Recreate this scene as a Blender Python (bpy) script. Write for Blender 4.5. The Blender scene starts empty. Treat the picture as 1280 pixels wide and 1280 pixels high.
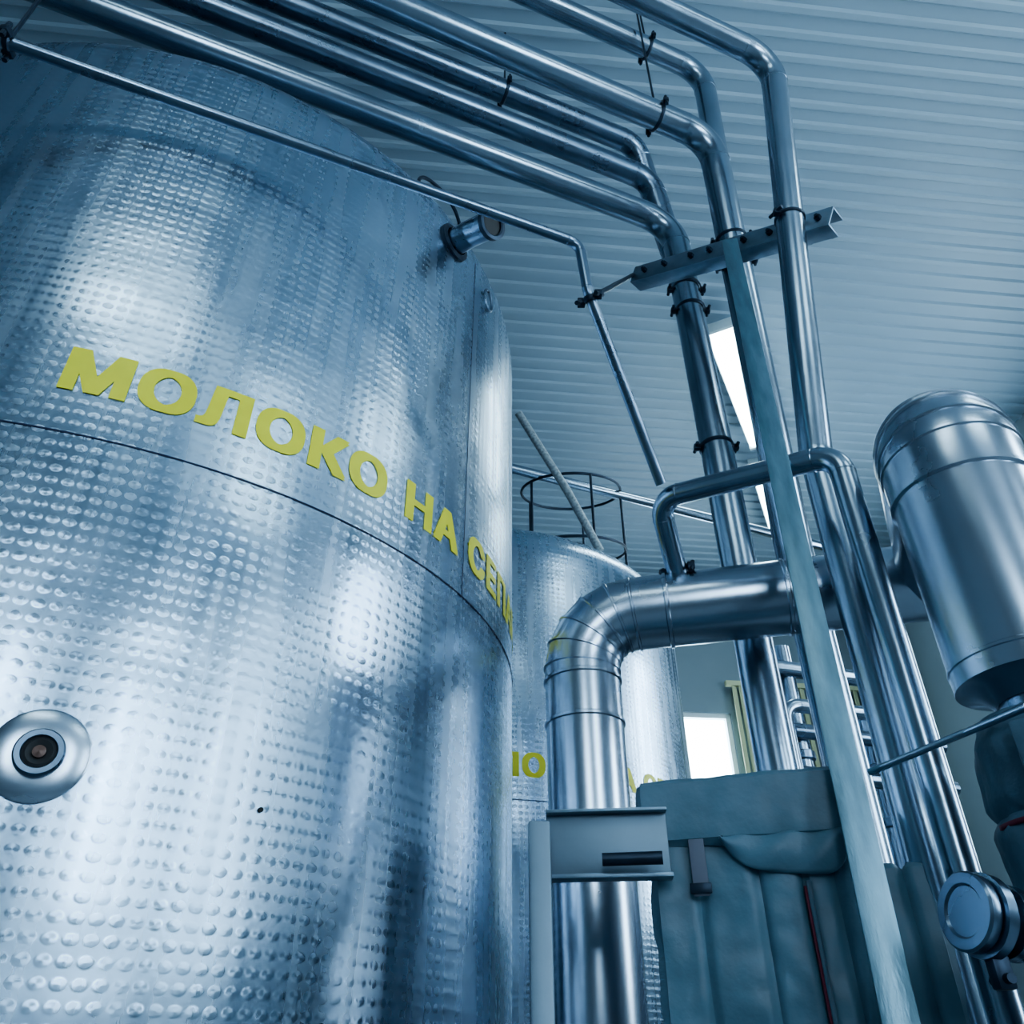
import bpy, bmesh, math, random
from mathutils import Vector, Matrix, noise
random.seed(4)
ZC=1.5   # eye height
def V(x,y,z): return Vector((x,y,z+ZC))
COL=bpy.context.scene.collection

# ------------------------------------------------------------------ materials
def newmat(name):
    m=bpy.data.materials.new(name); m.use_nodes=True
    nt=m.node_tree; b=nt.nodes['Principled BSDF']
    return m,nt,b
def N(nt,t,**k):
    n=nt.nodes.new(t)
    for a,v in k.items(): setattr(n,a,v)
    return n
def math_(nt,op,a,b=None,c=None):
    n=N(nt,'ShaderNodeMath',operation=op)
    for i,x in enumerate((a,b,c)):
        if x is None: continue
        if isinstance(x,(int,float)): n.inputs[i].default_value=x
        else: nt.links.new(x,n.inputs[i])
    return n.outputs[0]
def plain(name,col,rough=.5,metal=0.0,noise_scale=0,noise_amt=.1,bump=0,bscale=20,stretch=None,rvar=0):
    m,nt,b=newmat(name)
    b.inputs['Base Color'].default_value=(*col,1); b.inputs['Roughness'].default_value=rough
    b.inputs['Metallic'].default_value=metal
    tc=N(nt,'ShaderNodeTexCoord'); mp=N(nt,'ShaderNodeMapping')
    nt.links.new(tc.outputs['Object'],mp.inputs['Vector'])
    if stretch: mp.inputs['Scale'].default_value=stretch
    if noise_scale:
        n=N(nt,'ShaderNodeTexNoise'); n.inputs['Scale'].default_value=noise_scale; n.inputs['Detail'].default_value=5
        nt.links.new(mp.outputs[0],n.inputs['Vector'])
        r=N(nt,'ShaderNodeValToRGB')
        r.color_ramp.elements[0].position=.3; r.color_ramp.elements[1].position=.7
        r.color_ramp.elements[0].color=(*[c*(1-noise_amt) for c in col],1)
        r.color_ramp.elements[1].color=(*[min(1,c*(1+noise_amt)) for c in col],1)
        nt.links.new(n.outputs['Fac'],r.inputs[0]); nt.links.new(r.outputs[0],b.inputs['Base Color'])
        if rvar:
            rr=math_(nt,'MULTIPLY_ADD',n.outputs['Fac'],rvar,rough-rvar/2)
            nt.links.new(rr,b.inputs['Roughness'])
    if bump:
        n2=N(nt,'ShaderNodeTexNoise'); n2.inputs['Scale'].default_value=bscale; n2.inputs['Detail'].default_value=4
        nt.links.new(mp.outputs[0],n2.inputs['Vector'])
        bp=N(nt,'ShaderNodeBump'); bp.inputs['Strength'].default_value=bump; bp.inputs['Distance'].default_value=.01
        nt.links.new(n2.outputs['Fac'],bp.inputs['Height']); nt.links.new(bp.outputs[0],b.inputs['Normal'])
    return m
def emit(name,col,s):
    m,nt,b=newmat(name)
    b.inputs['Base Color'].default_value=(*col,1)
    b.inputs['Emission Color'].default_value=(*col,1); b.inputs['Emission Strength'].default_value=s
    return m

M_pipe=plain('pipe_steel',(.34,.41,.49),.25,1,5,.08,.04,9,rvar=.1)
M_pipe2=plain('dark_pipe_steel',(.21,.27,.35),.28,1,6,.12,.05,10,rvar=.12)
M_duct=plain('duct_cladding',(.42,.48,.56),.26,1,3,.06,.10,4,rvar=.1)
M_galv=plain('galvanised_steel',(.20,.27,.34),.42,.8,12,.15,.15,40,rvar=.15)
M_strut=plain('brushed_flat_bar',(.21,.32,.385),.38,.85,5,.2,.08,30,stretch=(8,8,.6),rvar=.25)
M_frame=plain('frame_steel',(.20,.26,.32),.5,.6,5,.1,.1,20)
M_black=plain('flat_black',(.008,.009,.012),.6)  # flat black: painted dark inside the open bores, also the rivet
M_dark=plain('dark_fitting',(.03,.045,.07),.4,.7,10,.2)
M_seam=plain('seam_line',(.01,.02,.06),.5,.3)
M_fabric=plain('insulation_fabric',(.115,.19,.25),.48,0,9,.12,.35,20)
M_fabric2=plain('dark_insulation_fabric',(.085,.14,.19),.6,0,9,.15,.5,26)
M_red=plain('red_piping',(.14,.008,.03),.5)
M_strap=plain('strap_webbing',(.15,.16,.21),.7)
M_yellow=plain('yellow_lettering',(.74,.66,.03),.42,0,12,.06)
M_ceil=plain('ceiling_sheet',(.28,.37,.44),.5,.0,.6,.05,rvar=.1)
M_wall=plain('wall_paint',(.20,.26,.30),.7,0,1.2,.08)
M_floor=plain('floor_tile',(.16,.20,.23),.45,0,3,.15)
M_win=emit('window_daylight',(.66,.86,1.0),13)
M_tube=emit('lamp_diffuser',(.74,.95,1.0),13)
M_blind=plain('blind_fabric',(.50,.52,.33),.8)
M_whitef=plain('window_frame_paint',(.6,.68,.7),.5)
M_rope=plain('braided_hose',(.35,.40,.42),.6,.2,60,.4)

def turned_steel(name,R,pitch=.032):
    m,nt,b=newmat(name)
    L=nt.links
    tc=N(nt,'ShaderNodeTexCoord'); sp=N(nt,'ShaderNodeSeparateXYZ'); L.new(tc.outputs['Object'],sp.inputs[0])
    x,y,z=sp.outputs
    th=math_(nt,'ARCTAN2',y,x)
    u=math_(nt,'MULTIPLY',th,round(R*2*math.pi/pitch)/(2*math.pi))
    v=math_(nt,'DIVIDE',z,pitch*1.0)
    fu=math_(nt,'SUBTRACT',math_(nt,'FRACT',u),.5); fv=math_(nt,'SUBTRACT',math_(nt,'FRACT',v),.5)
    fv=math_(nt,'MULTIPLY',fv,1.35)
    r=math_(nt,'SQRT',math_(nt,'ADD',math_(nt,'MULTIPLY',fu,fu),math_(nt,'MULTIPLY',fv,fv)))
    mr=N(nt,'ShaderNodeMapRange'); mr.interpolation_type='SMOOTHSTEP'
    mr.inputs['From Min'].default_value=.50; mr.inputs['From Max'].default_value=.30
    L.new(r,mr.inputs['Value']); mask=mr.outputs[0]
    cc=N(nt,'ShaderNodeCombineXYZ'); L.new(math_(nt,'FLOOR',u),cc.inputs[0]); L.new(math_(nt,'FLOOR',v),cc.inputs[1])
    wn=N(nt,'ShaderNodeTexWhiteNoise'); L.new(cc.outputs[0],wn.inputs['Vector'])
    c=math_(nt,'COSINE',th); s=math_(nt,'SINE',th)
    nfv=math_(nt,'MULTIPLY',fv,-1)
    tx=math_(nt,'MULTIPLY',nfv,math_(nt,'MULTIPLY',s,-1)); ty=math_(nt,'MULTIPLY',nfv,c)
    ct=N(nt,'ShaderNodeCombineXYZ'); L.new(tx,ct.inputs[0]); L.new(ty,ct.inputs[1]); L.new(fu,ct.inputs[2])
    cz=N(nt,'ShaderNodeCombineXYZ'); L.new(math_(nt,'MULTIPLY',s,-.35),cz.inputs[0]);L.new(math_(nt,'MULTIPLY',c,.35),cz.inputs[1]); cz.inputs[2].default_value=.001
    mx=N(nt,'ShaderNodeMix',data_type='VECTOR'); L.new(mask,mx.inputs['Factor']); L.new(cz.outputs[0],mx.inputs[4]); L.new(ct.outputs[0],mx.inputs[5])
    nm=N(nt,'ShaderNodeVectorMath',operation='NORMALIZE'); L.new(mx.outputs[1],nm.inputs[0])
    L.new(nm.outputs[0],b.inputs['Tangent'])
    b.inputs['Anisotropic'].default_value=.62
    b.inputs['Metallic'].default_value=1
    cu=N(nt,'ShaderNodeCombineXYZ'); L.new(math_(nt,'MULTIPLY',u,.6),cu.inputs[0]); L.new(math_(nt,'MULTIPLY',v,.035),cu.inputs[1])
    n1=N(nt,'ShaderNodeTexNoise'); n1.inputs['Scale'].default_value=1.0; n1.inputs['Detail'].default_value=6; L.new(cu.outputs[0],n1.inputs['Vector'])
    n2=N(nt,'ShaderNodeTexNoise'); n2.inputs['Scale'].default_value=2.2; n2.inputs['Detail'].default_value=3; L.new(tc.outputs['Object'],n2.inputs['Vector'])
    ro=math_(nt,'ADD',math_(nt,'MULTIPLY_ADD',n1.outputs['Fac'],.28,.07),math_(nt,'MULTIPLY',n2.outputs['Fac'],.10))
    ro=math_(nt,'ADD',ro,math_(nt,'MULTIPLY',mask,.02))
    L.new(ro,b.inputs['Roughness'])
    ramp=N(nt,'ShaderNodeValToRGB'); ramp.color_ramp.elements[0].position=.3; ramp.color_ramp.elements[1].position=.7
    ramp.color_ramp.elements[0].color=(.38,.48,.60,1); ramp.color_ramp.elements[1].color=(.46,.57,.69,1)
    L.new(n2.outputs['Fac'],ramp.inputs[0]); L.new(ramp.outputs[0],b.inputs['Base Color'])
    # swirl dimples (strength varies in patches) + gentle panel waves
    cone=math_(nt,'MULTIPLY',mask,math_(nt,'SUBTRACT',.55,r))
    dim=math_(nt,'MULTIPLY',cone,math_(nt,'MULTIPLY_ADD',wn.outputs['Value'],.6,.4))
    n4=N(nt,'ShaderNodeTexNoise'); n4.inputs['Scale'].default_value=2.6; L.new(tc.outputs['Object'],n4.inputs['Vector'])
    b1=N(nt,'ShaderNodeBump'); b1.inputs['Distance'].default_value=.003
    L.new(math_(nt,'MAXIMUM',math_(nt,'MULTIPLY_ADD',n4.outputs['Fac'],.8,-.13),.12),b1.inputs['Strength'])
    L.new(dim,b1.inputs['Height'])
    mp=N(nt,'ShaderNodeMapping'); mp.inputs['Scale'].default_value=(1,1,1.3); L.new(tc.outputs['Object'],mp.inputs[0])
    n3=N(nt,'ShaderNodeTexNoise'); n3.inputs['Scale'].default_value=1.6; n3.inputs['Detail'].default_value=2.2; L.new(mp.outputs[0],n3.inputs['Vector'])
    b2=N(nt,'ShaderNodeBump'); b2.inputs['Strength'].default_value=.7; b2.inputs['Distance'].default_value=.019
    L.new(n3.outputs['Fac'],b2.inputs['Height']); L.new(b1.outputs[0],b2.inputs['Normal'])
    L.new(b2.outputs[0],b.inputs['Normal'])
    return m
M_tank=turned_steel('engine_turned_steel',1.5)

# ------------------------------------------------------------------ mesh helpers
def mkobj(name,bm,mat,parent=None,smooth=True,loc=None):
    me=bpy.data.meshes.new(name)
    bmesh.ops.recalc_face_normals(bm,faces=bm.faces)
    bm.to_mesh(me); bm.free()
    me.materials.append(mat)
    if smooth:
        for p in me.polygons: p.use_smooth=True
        try: me.set_sharp_from_angle(angle=math.radians(38))
        except Exception: pass
    o=bpy.data.objects.new(name,me); COL.objects.link(o)
    if loc is not None: o.location=loc
    if parent: o.parent=parent
    return o
def group(name,loc=(0,0,0)):
    e=bpy.data.objects.new(name,None); COL.objects.link(e); e.empty_display_size=.1
    return e
def fillet(pts,rad,seg=9):
    out=[pts[0].copy()]; joints=[]
    for i in range(1,len(pts)-1):
        a,b,c=pts[i-1],pts[i],pts[i+1]
        d1=(a-b).normalized(); d2=(c-b).normalized()
        ang=d1.angle(d2)
        if ang>math.radians(176): out.append(b.copy()); continue
        t=min(rad/math.tan(ang/2),(a-b).length*.49,(c-b).length*.49); r=t*math.tan(ang/2)
        p1=b+d1*t; p2=b+d2*t
        cen=b+(d1+d2).normalized()*(r/math.sin(ang/2))
        v1=p1-cen; ax=v1.cross(p2-cen).normalized(); tot=v1.angle(p2-cen)
        for k in range(seg+1): out.append(cen+Matrix.Rotation(tot*k/seg,3,ax)@v1)
        if ang<math.radians(150): joints+= [(p1,d1),(p2,d2)]
    out.append(pts[-1].copy())
    return out,joints
def sweep(bm,path,r,n=28,cap=True,rf=None):
    rings=[]; prev=None
    for i,p in enumerate(path):
        if i==0: t=path[1]-path[0]
        elif i==len(path)-1: t=path[-1]-path[-2]
        else: t=(path[i+1]-p).normalized()+(p-path[i-1]).normalized()
        t.normalize()
        if prev is None:
            up=Vector((0,0,1)) if abs(t.z)<.9 else Vector((1,0,0))
            s=t.cross(up).normalized()
        else:
            s=(prev-t*prev.dot(t)).normalized()
        prev=s; w=t.cross(s)
        rr=r if rf is None else rf(i)
        rings.append([bm.verts.new(p+(s*math.cos(2*math.pi*k/n)+w*math.sin(2*math.pi*k/n))*rr) for k in range(n)])
    for a,b in zip(rings,rings[1:]):
        for k in range(n): bm.faces.new((a[k],a[(k+1)%n],b[(k+1)%n],b[k]))
    if cap:
        bm.faces.new(rings[0]); bm.faces.new(rings[-1])
def tube(name,pts,r,mat,parent=None,bend=.12,n=28,weld=True,seg=9):
    pts=[Vector(p) for p in pts]
    path,j=fillet(pts,bend,seg)
    bm=bmesh.new(); sweep(bm,path,r,n)
    if weld:
        for p,d in j:
            ring(bm,p,d,r,r*.015+.0008,.007)
    return mkobj(name,bm,mat,parent)
def ring(bm,p,d,r,h,w,n=28):
    d=Vector(d).normalized()
    ps=[(-w/2,-.001),(-w/4,h),(w/4,h),(w/2,-.001)]
    path=[p+d*a for a,_ in ps]
    sweep(bm,path,r,n,False,rf=lambda i:r+ps[i][1])
def cyl(name,a,b,r,mat,parent=None,n=28,bev=.0):
    a=Vector(a);b=Vector(b); d=(b-a).normalized()
    bm=bmesh.new()
    if bev: 
        path=[a,a+d*bev,b-d*bev,b]; rs=[r-bev,r,r,r-bev]
        sweep(bm,path,r,n,True,rf=lambda i:rs[i])
    else: sweep(bm,[a,b],r,n)
    return mkobj(name,bm,mat,parent)
def profile_rev(name,axis_a,axis_d,prof,mat,parent=None,n=48,cap=True):
    a=Vector(axis_a); d=Vector(axis_d).normalized()
    bm=bmesh.new(); 
    up=Vector((0,0,1)) if abs(d.z)<.9 else Vector((1,0,0))
    s=d.cross(up).normalized(); w=d.cross(s)
    rings=[]
    for (r,t) in prof:
        if r<1e-5: rings.append([bm.verts.new(a+d*t)])
        else: rings.append([bm.verts.new(a+d*t+(s*math.cos(2*math.pi*k/n)+w*math.sin(2*math.pi*k/n))*r) for k in range(n)])
    for A,B in zip(rings,rings[1:]):
        for k in range(n):
            if len(A)==1 and len(B)==1: continue
            if len(A)==1: bm.faces.new((A[0],B[(k+1)%n],B[k]))
            elif len(B)==1: bm.faces.new((A[k],A[(k+1)%n],B[0]))
            else: bm.faces.new((A[k],A[(k+1)%n],B[(k+1)%n],B[k]))
    if cap:
        for R_ in (rings[0],rings[-1]):
            if len(R_)>1: bm.faces.new(R_)
    return mkobj(name,bm,mat,parent)
def box_bm(bm,c,size,rot=None,bev=0):
    r=bmesh.ops.create_cube(bm,size=1)
    vs=r['verts']
    M=Matrix.Translation(Vector(c))@((rot.to_4x4()) if rot is not None else Matrix())@Matrix.Diagonal((*size,1))
    bmesh.ops.transform(bm,matrix=M,verts=vs)
    if bev:
        es=list({e for v in vs for e in v.link_edges})
        bmesh.ops.bevel(bm,geom=es,offset=bev,segments=2,affect='EDGES',profile=.5)
def box(name,c,size,mat,parent=None,rot=None,bev=0):
    bm=bmesh.new(); box_bm(bm,c,size,rot,bev)
    return mkobj(name,bm,mat,parent,smooth=bool(bev))
def frame_rot(a,b,upv=Vector((0,0,1))):
    x=(b-a).normalized(); y=upv.cross(x).normalized(); z=x.cross(y)
    return Matrix((x,y,z)).transposed()

# ------------------------------------------------------------------ room (yawed 5.7 deg to the view)
YAW=math.radians(5.7); cR,sR=math.cos(YAW),math.sin(YAW)
def RW(rx,ry,z): return V(rx*cR-ry*sR, rx*sR+ry*cR, z)
RotR=Matrix.Rotation(YAW,3,'Z')
X0,X1,Y0,Y1,ZF,HC=-4.8,5.6,-5.0,9.0,-1.5,5.3
bm=bmesh.new(); pitch=.14; ry=Y0-.1; prof=[]
while ry<Y1+.1:
    prof+=[(ry,0),(ry+.035,0),(ry+.050,.020),(ry+.125,.020)]; ry+=pitch
va=[bm.verts.new(RW(X0-.1,a,HC+h)) for a,h in prof]; vb=[bm.verts.new(RW(X1+.1,a,HC+h)) for a,h in prof]
for i in range(len(prof)-1): bm.faces.new((va[i],va[i+1],vb[i+1],vb[i]))
ceil=mkobj('ceiling',bm,M_ceil,smooth=False)
box('roof_deck',RW((X0+X1)/2,(Y0+Y1)/2,HC+.12),(X1-X0+.3,Y1-Y0+.3,.1),M_ceil,ceil,RotR)
box('floor',RW((X0+X1)/2,(Y0+Y1)/2,ZF-.05),(X1-X0+.3,Y1-Y0+.3,.1),M_floor,None,RotR)
def wall(name,axis,fixed,lo,hi,wins,out):
    cuts=sorted({lo,hi,*[w[0] for w in wins],*[w[1] for w in wins]}); zs=sorted({ZF,HC+.06,*[w[2] for w in wins],*[w[3] for w in wins]})
    bm=bmesh.new()
    for a,b_ in zip(cuts,cuts[1:]):
        for c,d in zip(zs,zs[1:]):
            ca,cz=(a+b_)/2,(c+d)/2
            if any(w[0]<ca<w[1] and w[2]<cz<w[3] for w in wins): continue
            if axis=='x': box_bm(bm,RW(ca,fixed+out*.1,cz),(b_-a,.2,d-c),RotR)
            else: box_bm(bm,RW(fixed+out*.1,ca,cz),(.2,b_-a,d-c),RotR)
    return mkobj(name,bm,M_wall,None,smooth=False)
nwin=[0]
def window(axis,fixed,w,out,mull=2,transom=True):
    nwin[0]+=1; g=group('window_%d'%nwin[0])
    a,b_,c,d=w; ca,cz=(a+b_)/2,(c+d)/2
    def bx(nm,u,z,su,sz,dep,off,mat):
        if axis=='x': box(nm,RW(u,fixed+out*off,z),(su,dep,sz),mat,g,RotR)
        else: box(nm,RW(fixed+out*off,u,z),(dep,su,sz),mat,g,RotR)
    bx('pane',ca,cz,b_-a-.02,d-c-.02,.01,.12,M_win)
    for u in (a+.03,b_-.03): bx('jamb',u,cz,.06,d-c,.08,.06,M_whitef)
    for z in (c+.03,d-.03): bx('rail',ca,z,b_-a,.06,.08,.06,M_whitef)
    for k in range(1,mull): bx('mullion',a+(b_-a)*k/mull,cz,.05,d-c,.07,.06,M_whitef)
    if transom: bx('transom',ca,c+(d-c)*.6,b_-a,.05,.07,.06,M_whitef)
    return g
wr=[(-3.6,-2.6,1.0,4.2),(.1,1.2,.2,4.4),(4.2,5.4,1.3,4.2)]
wb=[(-1.2,-.1,1.2,3.6),(2.6,4.0,1.0,3.8)]
wf=[(2.3,3.55,2.1,3.55)]
wall('wall_right','y',X1,Y0,Y1,wr,1); wall('wall_left','y',X0,Y0,Y1,[],-1)
wall('wall_back','x',Y0,X0,X1,wb,-1); wall('wall_front','x',Y1,X0,X1,wf,1)
for w in wr: window('y',X1,w,1)
for w in wb: window('x',Y0,w,-1)
window('x',Y1,wf[0],1,2,False)
bm=bmesh.new()
for k in range(24):
    box_bm(bm,RW(3.60+k*.085,Y1-.12,2.7),(.07,.012,2.3),Matrix.Rotation(YAW+.5,3,'Z'))
box_bm(bm,RW(4.55,Y1-.12,3.88),(2.1,.06,.06),RotR)
mkobj('vertical_blind',bm,M_blind,None,smooth=False)

def fixture(a,b,z):
    g=group('fluorescent_light'); a=V(a[0],a[1],z); b=V(b[0],b[1],z)
    R=frame_rot(a,b); L=(b-a).length; c=(a+b)/2
    box('housing',c+Vector((0,0,.05)),(L,.34,.05),M_whitef,g,R,.006)
    box('diffuser',c+Vector((0,0,-.005)),(L-.05,.31,.06),M_tube,g,R,.015)
    for t in (.15,.85):
        p=a.lerp(b,t); cyl('hanger',p+Vector((0,0,.07)),Vector((p.x,p.y,HC+ZC+.02)),.006,M_dark,g,8)
    for t in (0,1): 
        p=a.lerp(b,t); box('end_cap',p,(.03,.33,.09),M_whitef,g,R,.004)
fixture((1.76,4.55),(2.50,6.05),5.08)
fixture((2.57,6.35),(3.2,7.8),5.08)
fixture((-1.5,-2.3),(.5,-2.1),5.05)
fixture((2.4,-2.0),(4.2,-1.8),5.05)  # unseen fixture, added for fill light
fixture((3.2,1.3),(4.6,1.45),5.05)  # also out of view, added as fill

# ------------------------------------------------------------------ tanks
def tank(cx,cy,phi0):
    R=1.5; g=group('milk_storage_tank')
    prof=[(0,-1.25),(.6,-1.22),(1.2,-1.12),(1.42,-1.02),(1.5,-.9)]
    prof+=[(1.5,-.9+ (2.74+.9)*k/14) for k in range(1,15)]
    for k in range(1,13):
        a=math.radians(76)*k/12; prof.append((1.22+.28*math.cos(a),2.74+.28*math.sin(a)))
    r0,z0=prof[-1]
    for k in range(1,11):
        r=r0*(1-k/10); prof.append((r if k<10 else 0, z0+.17*(1-(r/r0)**2)))
    sh=profile_rev('shell',(0,0,ZC),(0,0,1),prof,M_tank,None,224)
    sh.parent=g; sh.location=(0,0,0)
    g.location=(cx,cy,0)
    def pt(phi,z,off=0):
        return Vector(((R+off)*math.cos(phi),(R+off)*math.sin(phi),z+ZC))
    for z in (1.175,-.45):
        bm=bmesh.new(); rr=[(R-.001,z-.003),(R+.0025,z-.0025),(R+.0025,z+.001),(R-.001,z+.0015)]
        n=200; rings=[[bm.verts.new((r*math.cos(2*math.pi*k/n),r*math.sin(2*math.pi*k/n),zz+ZC)) for k in range(n)] for r,zz in rr]
        for A,B in zip(rings,rings[1:]):
            for k in range(n): bm.faces.new((A[k],A[(k+1)%n],B[(k+1)%n],B[k]))
        mkobj('lap_seam',bm,M_seam,g)
    for ph in (-26,100,190):
        f=math.radians(ph); zz=(1.175,2.74) 
        bm=bmesh.new(); box_bm(bm,pt(f,sum(zz)/2),(.002,.0025,zz[1]-zz[0]),Matrix.Rotation(f,3,'Z')); mkobj('vertical_seam',bm,M_seam,g,False)
    for k in range(4):
        f=math.radians(45+90*k); p=Vector((1.1*math.cos(f),1.1*math.sin(f),0))
        cyl('leg',p,p+Vector((0,0,.5)),.06,M_pipe,g,20); cyl('foot',p,p+Vector((0,0,.02)),.11,M_pipe,g,20)
    cu=bpy.data.curves.new('t','FONT'); cu.body='МОЛОКО НА СЕПАРАТОР'; cu.size=1; cu.resolution_u=6; cu.space_character=1.12
    to=bpy.data.objects.new('t',cu); COL.objects.link(to); bpy.context.view_layer.update()
    me=bpy.data.meshes.new_from_object(to.evaluated_get(bpy.context.evaluated_depsgraph_get()))
    cu.body='МОЛОКО'; bpy.context.view_layer.update()
    wd=to.evaluated_get(bpy.context.evaluated_depsgraph_get()); xs=[c[0] for c in wd.bound_box]; ys=[c[1] for c in wd.bound_box]
    x_0,wx,capm=min(xs),max(xs)-min(xs),max(ys)
    bpy.data.objects.remove(to)
    sx=.83/wx; sy=.126/capm
    bm=bmesh.new(); i=0
    for ox in (-.056,-.028,0,.028,.056):
        for oy in (-.024,.024):
            b2=bmesh.new(); b2.from_mesh(me)
            for v in b2.verts: v.co=Vector(((v.co.x-x_0+ox)*sx,(v.co.y+oy)*sy,.00004*i))
            mxx=max(v.co.x for v in b2.verts); k=.02
            while k<mxx:
                bmesh.ops.bisect_plane(b2,geom=b2.verts[:]+b2.edges[:]+b2.faces[:],plane_co=(k,0,0),plane_no=(1,0,0)); k+=.02
            t=bpy.data.meshes.new('tmp'); b2.to_mesh(t); b2.free(); bm.from_mesh(t); bpy.data.meshes.remove(t); i+=1
    for v in bm.verts: v.co=pt(phi0+v.co.x/R,1.300+v.co.y,.0022+v.co.z)
    mkobj('lettering',bm,M_yellow,g,False)
    return g,pt
g1,pt1=tank(-1.5,2.78,math.radians(-72.3))
def port(g,pt,phi,z):
    d=Vector((math.cos(phi),math.sin(phi),0)); a=pt(phi,z)
    profile_rev('port_flange',a-d*.01,d,[(.001,0),(.084,0),(.084,.015),(.080,.018),(.040,.020)],M_duct,g,48,False)
    profile_rev('port_socket',a,d,[(.042,.01),(.042,.024),(.039,.028),(.030,.028),(.028,.024),(.028,.006),(0.001,.006)],M_pipe2,g,40,False)
    profile_rev('port_bore_shade',a,d,[(.029,.022),(.022,.025),(.0001,.018)],M_black,g,30,False)  # black dish paints the darkness inside the port hole
    profile_rev('port_pin',a,d,[(.011,.016),(.011,.027),(.0001,.029)],plain('bronze_pin',(.10,.06,.05),.4,.6),g,20,False)
port(g1,pt1,math.radians(-64.3),.466)
# outlet stub near the shoulder
f=math.radians(-32.2); d=Vector((math.cos(f),math.sin(f),0)); a=pt1(f,2.685)
profile_rev('nozzle_pad',a-d*.02,d,[(.001,0),(.078,0),(.078,.03),(.058,.035)],M_dark,g1,36,False)
path,_=fillet([a,a+d*.085,a+d*.085+Vector((.085,-.075,-.045))],.05)
bm=bmesh.new(); sweep(bm,path,.052,30,False); mkobj('nozzle_elbow',bm,M_pipe2,g1)
e=path[-1]; ed=(path[-1]-path[-2]).normalized()
profile_rev('nozzle_ferrule',e-ed*.02,ed,[(.052,0),(.062,.004),(.062,.024),(.05,.026),(.044,.022),(.042,-.03),(.001,-.03)],M_dark,g1,36,False)
profile_rev('nozzle_bore_shade',e,ed,[(.043,-.005),(.0001,-.005)],M_black,g1,30,False)  # black disc paints the shade inside the open nozzle end
f=math.radians(-22); a=pt1(f,2.62)
bm=bmesh.new()
path=[a+Vector((math.cos(f),math.sin(f),0))*(.012)+Vector((-math.sin(f),math.cos(f),0))*.035*math.cos(t*math.pi/12)+Vector((0,0,.055*math.sin(t*math.pi/12))) for t in range(25)]
sweep(bm,path,.006,10,False); mkobj('lifting_lug',bm,M_pipe2,g1)
a=pt1(math.radians(-48.5),.43); cyl('rivet',a-Vector((.004,-.004,0)),a+Vector((.005,-.005,0)),.005,M_black,g1,12)
cyl('vent_pipe',Vector((1.08,-.42,ZC+2.95)),Vector((1.08,-.42,ZC+3.32)),.055,M_pipe2,g1,24)
profile_rev('manway',Vector((-.1,-.3,ZC+3.05)),(0,0,1),[(.3,0),(.3,.15),(.33,.16),(.33,.2),(.2,.25),(.001,.27)],M_duct,g1,48)
tube('dome_cable',[Vector((1.08,-.62,ZC+2.98)),Vector((1.06,-.60,ZC+3.5)),Vector((1.2,-.42,ZC+3.55)),Vector((1.38,-.30,ZC+2.9))],.009,M_dark,g1,.12,10,False)
g2,pt2=tank(-.25,5.79,math.radians(-95))
for zz,rr in ((3.45,.42),(4.05,.42)):
    path=[Vector((.75+rr*math.cos(t*math.pi/20),-.3+rr*math.sin(t*math.pi/20),ZC+zz+.12*math.sin(t*math.pi/20))) for t in range(41)]
    bm=bmesh.new(); sweep(bm,path,.012,10,False); mkobj('cage_hoop',bm,M_dark,g2)
for t in (0,8,16,24,32):
    x=.75+.42*math.cos(t*math.pi/20);y=-.3+.42*math.sin(t*math.pi/20)
    zt=4.05+.12*math.sin(t*math.pi/20)
    cyl('cage_post',Vector((x,y,ZC+2.9)),Vector((x,y,ZC+zt)),.011,M_dark,g2,8)
cyl('tank_top_neck',Vector((.45,-.6,ZC+2.95)),Vector((.45,-.6,ZC+3.35)),.05,M_pipe2,g2,20)

# ------------------------------------------------------------------ overhead pipe runs
PY=math.radians(22); Pd=Vector((math.cos(PY),math.sin(PY),0)); Qd=Vector((-math.sin(PY),math.cos(PY),0))
def PQ(p,q,z): v=Pd*p+Qd*q; return V(v.x,v.y,z)
def P0(q): return (X0+.281*q)/.9597+.03      # where a run meets the left wall
H=3.85
def piperun(pts,r,mat=M_pipe,bend=.16,name='steel_pipe',wallflange=False):
    g=group(name); tube('run',pts,r,mat,g,bend,32)
    if wallflange: cyl('wall_flange',pts[0],pts[0]+Pd*.02,r*1.8,mat,g,28)
    return g
piperun([PQ(P0(2.19),2.19,H),PQ(1.845,2.19,H),V(.90,2.72,2.2),V(.90,2.72,ZF)],.071,bend=.19,wallflange=True)
piperun([PQ(P0(2.232),2.232,4.3),PQ(1.776,2.232,4.3),V(.985,2.98,3.55),V(.985,2.98,ZF)],.068,M_pipe2,bend=.15,wallflange=True)
piperun([PQ(P0(2.217),2.217,4.6),PQ(1.70,2.217,4.6),V(1.06,3.21,3.75),V(1.06,3.21,ZF)],.066,M_pipe2,bend=.15,wallflange=True)
piperun([PQ(P0(1.686),1.686,H),PQ(1.76,1.686,H),V(1.12,2.68,1.7),V(1.13,2.70,ZF)],.069,bend=.18,wallflange=True)
piperun([PQ(P0(1.776),1.776,4.8),PQ(1.92,1.776,4.8),V(1.18,2.88,1.9),V(1.2,2.92,ZF)],.060,bend=.17,wallflange=True)
piperun([PQ(P0(1.255),1.255,H),PQ(1.81,1.255,H),V(1.05,2.15,1.75),V(1.03,2.15,ZF)],.056,bend=.16,wallflange=True)
HS=2.4; qS=1.555
piperun([PQ(P0(qS),qS,HS),PQ(.885,qS,HS),V(.257,1.79,2.165),V(.505,2.165,1.63)],.0185,M_pipe2,bend=.05,wallflange=True)
piperun([V(-3.2,3.8,4.0),V(3.9,6.68,4.0)],.04,M_pipe,name='steel_pipe')
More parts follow.
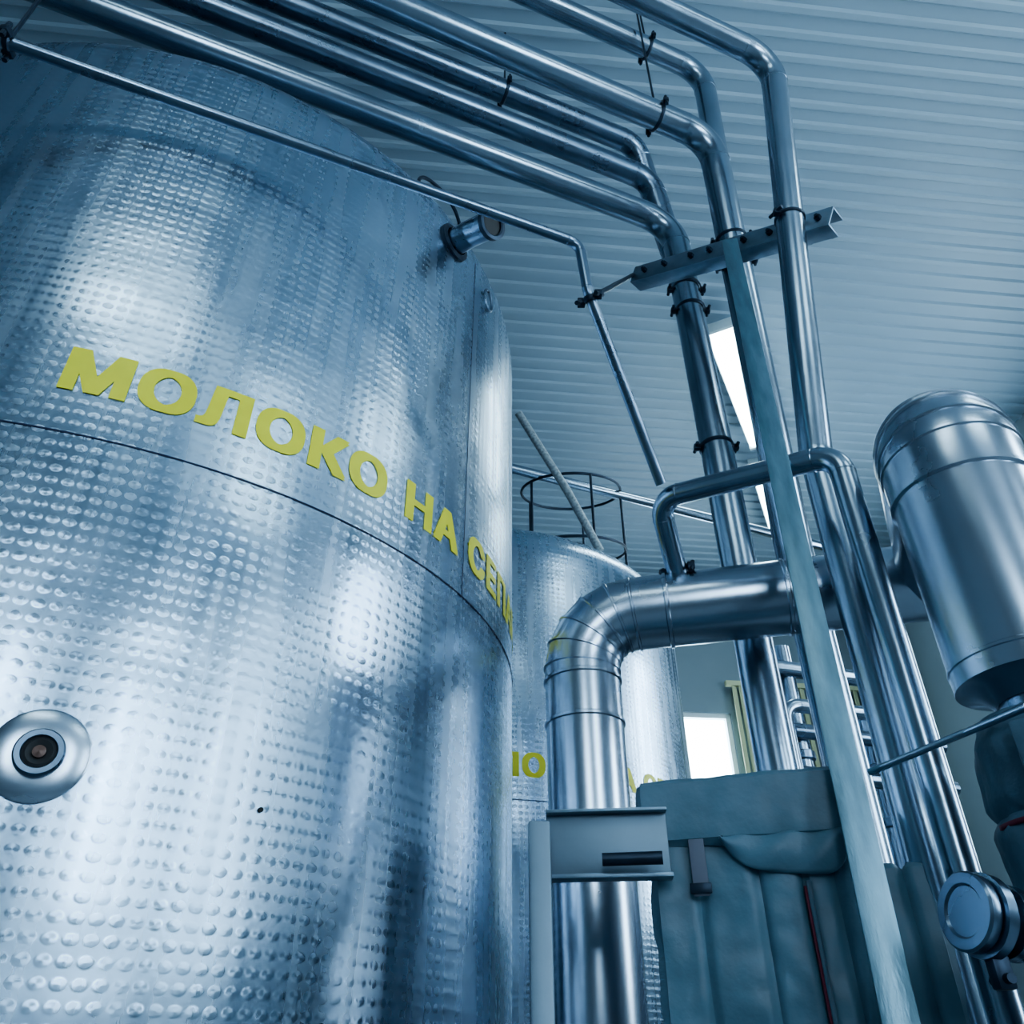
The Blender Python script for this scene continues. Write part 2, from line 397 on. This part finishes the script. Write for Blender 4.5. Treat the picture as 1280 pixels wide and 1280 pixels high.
def clamp(c,axis,r,up_to=None,name='pipe_clamp'):
    g=group(name); d=Vector(axis).normalized()
    bm=bmesh.new(); ring(bm,Vector(c),d,r,.005,.022); mkobj('band',bm,M_dark,g)
    s=d.cross(Vector((0,0,1))); 
    s=s.normalized() if s.length>.1 else Vector((1,0,0))
    w=d.cross(s).normalized()
    for sg in (-1,1):
        box('ear',Vector(c)+s*sg*(r+.014),(.026,.026,.026),M_dark,g,None,.003)
        cyl('bolt',Vector(c)+s*sg*(r+.018)-w*.034,Vector(c)+s*sg*(r+.018)+w*.034,.008,M_dark,g,8)
    if up_to: cyl('hanger_rod',Vector(c)+Vector((0,0,r)),Vector((c[0],c[1],up_to+ZC)),.006,M_dark,g,8)
for p,q,z,r in ((.85,2.217,4.6,.066),(1.55,1.776,4.8,.060),(1.45,1.686,H,.069),(-1.5,2.19,H,.071),(-1.5,1.255,H,.056),(-.92,qS,HS,.0185)):
    clamp(PQ(p,q,z),Pd,r,HC+.02)
# channel support beam with bolts
ba,bb=V(.605,2.60,3.27),V(1.27,1.93,2.79)
g=group('support_beam'); R=frame_rot(ba,bb); c=(ba+bb)/2; L=(bb-ba).length
bm=bmesh.new()
box_bm(bm,c,(L,.008,.09),R,.002); box_bm(bm,c+R@Vector((0,.04,.041)),(L,.08,.008),R,.002); box_bm(bm,c+R@Vector((0,.04,-.041)),(L,.08,.008),R,.002)
mkobj('channel',bm,M_galv,g)
for t in (.08,.2,.35,.45,.62,.74,.86,.95):
    p=ba.lerp(bb,t)
    cyl('bolt',p+R@Vector((0,-.03,.0)),p+R@Vector((0,.12,.0)),.008,M_dark,g,8)
    cyl('nut',p+R@Vector((0,-.02,.0)),p+R@Vector((0,-.004,.0)),.014,M_dark,g,6)
for z in (3.30,3.14,2.25): clamp(V(.898,2.718,z),(0,0,1),.071)
def on(a,b,z):
    t=(z+ZC-a.z)/(b.z-a.z); return a.lerp(b,t)
FA,FB=PQ(1.81,1.255,H),V(1.05,2.15,1.75)
DA,DB=PQ(1.76,1.686,H),V(1.12,2.68,1.7)
clamp(on(FA,FB,2.85),FB-FA,.056); clamp(on(DA,DB,3.08),DB-DA,.069); clamp(on(DA,DB,3.22),DB-DA,.069)
g=group('tie_rod'); cyl('rod',V(.262,1.80,2.14),ba,.010,M_dark,g,10)
clamp(V(.262,1.80,2.14),(.25,.37,-.53),.0185)
# flat bar strut
sa,sb=V(.94,2.16,2.95),V(.565,1.45,ZF)
g=group('support_strut'); x=(sb-sa).normalized(); y=Vector((1,-.25,0)); y=(y-x*y.dot(x)).normalized(); z=x.cross(y)
R=Matrix((x,y,z)).transposed(); c=(sa+sb)/2; L=(sb-sa).length
bm=bmesh.new(); box_bm(bm,c,(L,.066,.008),R,.002); box_bm(bm,c+R@Vector((0,.030,-.022)),(L,.006,.045),R,.002)
mkobj('angle_bar',bm,M_strut,g)

# ------------------------------------------------------------------ clad duct (segmented elbow)
def clad_duct(name,pts,r,bend,seams,mat=M_duct,seg=5):
    g=group(name); pts=[Vector(p) for p in pts]
    path,j=fillet(pts,bend,seg)
    bm=bmesh.new(); n=48
    sweep(bm,path,r,n)
    for i in range(1,len(path)-1):
        t=((path[i+1]-path[i]).normalized()+(path[i]-path[i-1]).normalized())
        ring(bm,path[i],t,r*1.0,.0045,.013,n)
    for p,d in seams: ring(bm,Vector(p),Vector(d),r,.005,.018,n)
    mkobj('cladding',bm,mat,g)
    return g
dv=Vector((.746,-.18,0)).normalized()
c0=V(.244,2.60,1.343)
clad_duct('insulated_duct',[V(.244,2.60,ZF),c0,c0+dv*1.2],.13,.20,
  [(V(.244,2.60,.95),(0,0,1)),(V(.244,2.60,.98+.12),(0,0,1)),(V(.244,2.6,0.0),(0,0,1)),(c0+dv*.32,dv),(c0+dv*.72,dv),(c0+dv*1.0,dv)])
tp=c0+dv*.36; 
piperun([tp+Vector((0,-.05,.08)),V(.505,2.235,1.62),V(.983,1.88,1.53),V(.983,1.88,ZF)],.037,bend=.085)
clamp(tp+Vector((-.010,-.075,.115)),(.15,.25,-.2),.038)
# right clad vessel
vx,vy=1.115,1.60
g=group('insulated_vessel'); vr=.160
profile_rev('cladding_body',V(vx,vy,.665),(0,0,1),[(.04,-.03),(.09,-.03),(.12,0),(vr,.01),(vr,.05),(vr,.55)],M_duct,g,64,False)
hd=Vector((.45,.9,0)).normalized()
path,_=fillet([V(vx,vy,1.165),V(vx,vy,1.35),V(vx,vy,1.35)+hd*.75],.17,5)
bm=bmesh.new(); sweep(bm,path,vr+.004,56)
for i in range(1,len(path)-1):
    t=((path[i+1]-path[i]).normalized()+(path[i]-path[i-1]).normalized()); ring(bm,path[i],t,vr+.004,.004,.012,56)
ring(bm,V(vx,vy,1.165),Vector((0,0,1)),vr,.008,.02,56); ring(bm,V(vx,vy,.72),Vector((0,0,1)),vr,.003,.012,56)
mkobj('cladding_elbow',bm,M_duct,g)
cyl('neck',V(vx,vy,.50),V(vx,vy,.66),.085,M_pipe2,g,32)

# fabric jackets
def padded(bm,c,size,rot,nx,ny,nz,puff,seams=(),noise_amp=.006,seed=0):
    vs={}
    def vert(i,j,k):
        key=(i,j,k)
        if key in vs: return vs[key]
        x,y,z=i/nx-.5,j/ny-.5,k/nz-.5
        p=Vector((x*size[0],y*size[1],z*size[2]))
        ex,ey,ez=[1-abs(2*t)**4 for t in (x,y,z)]
        n=Vector((0,0,0))
        if i in(0,nx): n.x=1 if i else -1
        if j in(0,ny): n.y=1 if j else -1
        if k in(0,nz): n.z=1 if k else -1
        cnt=sum(abs(t) for t in n)
        amt=puff*ex*ey*1.0 if n.z else puff*(ez if n.x or n.y else 1)
        if cnt>1: amt=-.008
        nn=noise.noise(p*9+Vector((seed,0,0)))+.5*noise.noise(p*22+Vector((0,seed,0)))
        amt+=nn*noise_amp*2
        for s in seams:
            amt-=.014*math.exp(-((p.x-s)/.009)**2)
        p=p+n.normalized()*amt if cnt else p
        vs[key]=bm.verts.new(Vector(c)+rot@p); return vs[key]
    for k in (0,nz):
        for i in range(nx):
            for j in range(ny): bm.faces.new((vert(i,j,k),vert(i+1,j,k),vert(i+1,j+1,k),vert(i,j+1,k)))
    for j in (0,ny):
        for i in range(nx):
            for k in range(nz): bm.faces.new((vert(i,j,k),vert(i+1,j,k),vert(i+1,j,k+1),vert(i,j,k+1)))
    for i in (0,nx):
        for j in range(ny):
            for k in range(nz): bm.faces.new((vert(i,j,k),vert(i,j+1,k),vert(i,j+1,k+1),vert(i,j,k+1)))
g=group('insulation_jacket')
jr=Matrix.Rotation(math.radians(-17),3,'Z'); jc=V(.655,2.07,0)
def J(x,y,z): return jc+jr@Vector((x,y,z))
bm=bmesh.new(); padded(bm,J(-.065,0,.0),(.45,.34,.95),jr,60,24,80,.010,seams=(-.125,.005,.10,.165),noise_amp=.005,seed=3); mkobj('padded_body',bm,M_fabric,g)
bm=bmesh.new(); padded(bm,J(.222,.01,-.05),(.14,.31,.85),jr,20,24,70,.008,seams=(.02,),noise_amp=.005,seed=5); mkobj('padded_side',bm,M_fabric,g)
bm=bmesh.new(); padded(bm,J(-.075,-.005,.505),(.47,.37,.15),jr,60,30,14,.007,noise_amp=.002,seed=8); mkobj('padded_lid',bm,M_fabric,g)
bm=bmesh.new(); nx,nz=40,10; grid=[]
for i in range(nx+1):
    x=-.13+.285*i/nx; t=i/nx
    dep=.095*(1-abs(2*t-1)**5)*(.65+.35*t)+.01
    row=[bm.verts.new(J(x,-.19-.012*math.sin(math.pi*k/nz)-.004*math.sin(x*60+k*.5),.445-dep*k/nz)) for k in range(nz+1)]
    grid.append(row)
for a,b_ in zip(grid,grid[1:]):
    for k in range(nz): bm.faces.new((a[k],a[k+1],b_[k+1],b_[k]))
o=mkobj('hanging_flap',bm,M_fabric,g); md=o.modifiers.new('s','SOLIDIFY'); md.thickness=.008
for x,w in ((-.185,.035),):
    box('strap',J(x,-.190,.38),(w,.006,.12),M_strap,g,jr,.002)
    box('buckle',J(x,-.196,.335),(w+.012,.008,.022),M_dark,g,jr,.002)
tube('zip_piping',[J(.035,-.184,.33),J(.035,-.188,.1),J(.035,-.186,-.45)],.0032,M_red,g,.01,8,False)
tube('zip_tape',[J(.043,-.183,.34),J(.043,-.187,.1),J(.043,-.185,-.45)],.006,M_fabric2,g,.01,8,False)
for z in (.3,-.1,-.35): box('side_strap',J(-.292,-.02,z),(.006,.20,.028),M_strap,g,jr,.002)
for sx in (-.24,.24):
    for sy in (-.13,.13):
        p=J(sx,sy,0); cyl('leg',Vector((p.x,p.y,0)),Vector((p.x,p.y,ZC-.44)),.025,M_frame,g,16)

g=group('valve_jacket')
bm=bmesh.new(); n=64; rings=[]
K=50; JX=vx-.005
for k in range(K+1):
    z=.60-.69*k/K; row=[]
    for a in range(n):
        th=2*math.pi*a/n
        r=.166-.035*math.exp(-((k-0)/3)**2)-.03*math.exp(-((k-K)/3)**2)
        for s in (14,27,39): r-=.016*math.exp(-((k-s)/1.1)**2)
        p=Vector((math.cos(th),math.sin(th),z*3))
        r+=.014*noise.noise(p*2.3)+.006*noise.noise(p*6)
        row.append(bm.verts.new(V(JX+r*math.cos(th),vy+r*math.sin(th),z)))
    rings.append(row)
for A,B in zip(rings,rings[1:]):
    for a in range(n): bm.faces.new((A[a],A[(a+1)%n],B[(a+1)%n],B[a]))
bm.faces.new(rings[0]); bm.faces.new(rings[-1]); mkobj('quilted_sleeve',bm,M_fabric2,g)
def band(z,h,mat,a0=0,a1=2*math.pi,rr=.150,nm='band'):
    bm=bmesh.new(); m=40; A=[];B=[]
    for k in range(m+1):
        t=a0+(a1-a0)*k/m
        A.append(bm.verts.new(V(JX+rr*math.cos(t),vy+rr*math.sin(t),z-h/2))); B.append(bm.verts.new(V(JX+rr*math.cos(t),vy+rr*math.sin(t),z+h/2)))
    for k in range(m): bm.faces.new((A[k],A[k+1],B[k+1],B[k]))
    o=mkobj(nm,bm,mat,g); md=o.modifiers.new('s','SOLIDIFY'); md.thickness=.006; md.offset=1
band(.385,.009,M_red,math.radians(175),math.radians(285),.170,'red_trim')
band(.20,.03,M_strap,rr=.157,nm='strap'); band(.05,.03,M_strap,rr=.157,nm='strap')
box('flap',V(vx-.13,vy-.14,.50),(.09,.02,.10),M_fabric2,g,Matrix.Rotation(-.7,3,'Z'),.006)
cyl('support_pedestal',V(JX,vy,ZF),V(JX,vy,-.07),.05,M_pipe,g,24)
g=group('union_fitting')
a=V(.765,1.50,.225); d=(V(JX,vy,.16)-a).normalized()
profile_rev('body',a,d,[(.0001,.004),(.040,.004),(.044,0),(.060,.0),(.064,.004),(.064,.018),(.060,.024),(.048,.026),(.046,.05),(.046,.07),(.060,.074),(.060,.098),(.050,.102),(.050,.165),(.066,.17),(.066,.20),(.05,.205),(.05,.33)],M_pipe2,g,48)
profile_rev('clamp_ring',a+d*.026,d,[(.05,0),(.068,.004),(.068,.022),(.05,.026)],M_pipe2,g,48,False)
box('clamp_wing',a+d*.04+Vector((0,-.0,-.084)),(.03,.03,.05),M_dark,g,None,.005)
cyl('clamp_bolt',a+d*.04+Vector((-.0,-.03,-.094)),a+d*.04+Vector((0,.03,-.094)),.008,M_dark,g,10)
cyl('drain_leg',a+d*.26,Vector(((a+d*.26).x,(a+d*.26).y,0)),.035,M_pipe,g,24)
cyl('drain_leg_left',a+d*.135,Vector(((a+d*.135).x,(a+d*.135).y,0)),.028,M_pipe,g,24)
g=group('sampling_tube'); tube('tube',[V(.80,1.80,.55),V(.93,1.60,.57),V(.98,1.46,.57)],.008,M_pipe,g,.03,12,False)

# ------------------------------------------------------------------ support frame at left of jacket
g=group('support_frame')
bm=bmesh.new()
box_bm(bm,V(.062,1.92,-.515),(.050,.05,1.97),None,.006); mkobj('post',bm,M_frame,g)
fr=Matrix.Rotation(math.radians(-6),3,'Z')
box('crossbeam',V(.220,1.96,.43),(.28,.03,.145),M_frame,g,fr,.004)
box('crossbeam_top_flange',V(.220,1.945,.50),(.28,.05,.008),M_galv,g,fr,.002)
box('crossbeam_lip',V(.220,1.94,.358),(.28,.05,.010),M_galv,g,fr,.002)
cyl('drain_stub',V(.20,1.89,.385),V(.33,1.87,.385),.014,M_dark,g,16)
box('base_plate',V(.062,1.92,-1.49),(.14,.14,.02),M_frame,g)

# ------------------------------------------------------------------ background pipe manifold
g=group('pipe_manifold')
for i,(x,y) in enumerate(((1.35,3.7),(1.55,3.8),(1.78,3.9))):
    cyl('riser',V(x,y,ZF),V(x,y,1.75-.12*i),.045,M_pipe,g,20)
    for z in (.95,1.2): cyl('union',V(x,y,z-.02),V(x,y,z+.02),.06,M_pipe2,g,20,.004)
tube('header',[V(1.15,3.6,ZF),V(1.15,3.6,1.62),V(2.0,3.85,1.62),V(2.0,3.85,ZF)],.04,M_pipe,g,.1,20)
tube('header_low',[V(1.22,3.45,ZF),V(1.22,3.45,1.36),V(1.95,3.66,1.36),V(1.95,3.66,ZF)],.032,M_pipe,g,.08,20)
for z in (1.1,1.3):
    cyl('cross_pipe',V(1.3,3.62,z),V(2.1,3.86,z),.035,M_pipe2,g,20)
for z in (1.1,1.3,1.45):
    cyl('valve_body',V(1.55,3.72,z-.05),V(1.55,3.72,z+.05),.07,M_pipe,g,20,.01)
g=group('braided_hose'); tube('hose',[V(.05,4.55,4.10),V(.40,4.66,3.45),V(.62,4.75,2.99)],.03,M_rope,g,.15,16,False)

# ------------------------------------------------------------------ world, camera, colour
w=bpy.data.worlds.new('world'); bpy.context.scene.world=w; w.use_nodes=True
w.node_tree.nodes['Background'].inputs[0].default_value=(.5,.7,.85,1); w.node_tree.nodes['Background'].inputs[1].default_value=.5
cam=bpy.data.cameras.new('camera'); co=bpy.data.objects.new('camera',cam); COL.objects.link(co)
co.location=V(0,0,0); co.rotation_euler=(math.radians(90+35),0,0); cam.lens=36*1000/1280; cam.sensor_width=36; cam.clip_start=.02
bpy.context.scene.camera=co
vs=bpy.context.scene.view_settings
vs.view_transform='AgX'
try: vs.look='AgX - Medium High Contrast'
except Exception: pass
vs.exposure=0.12
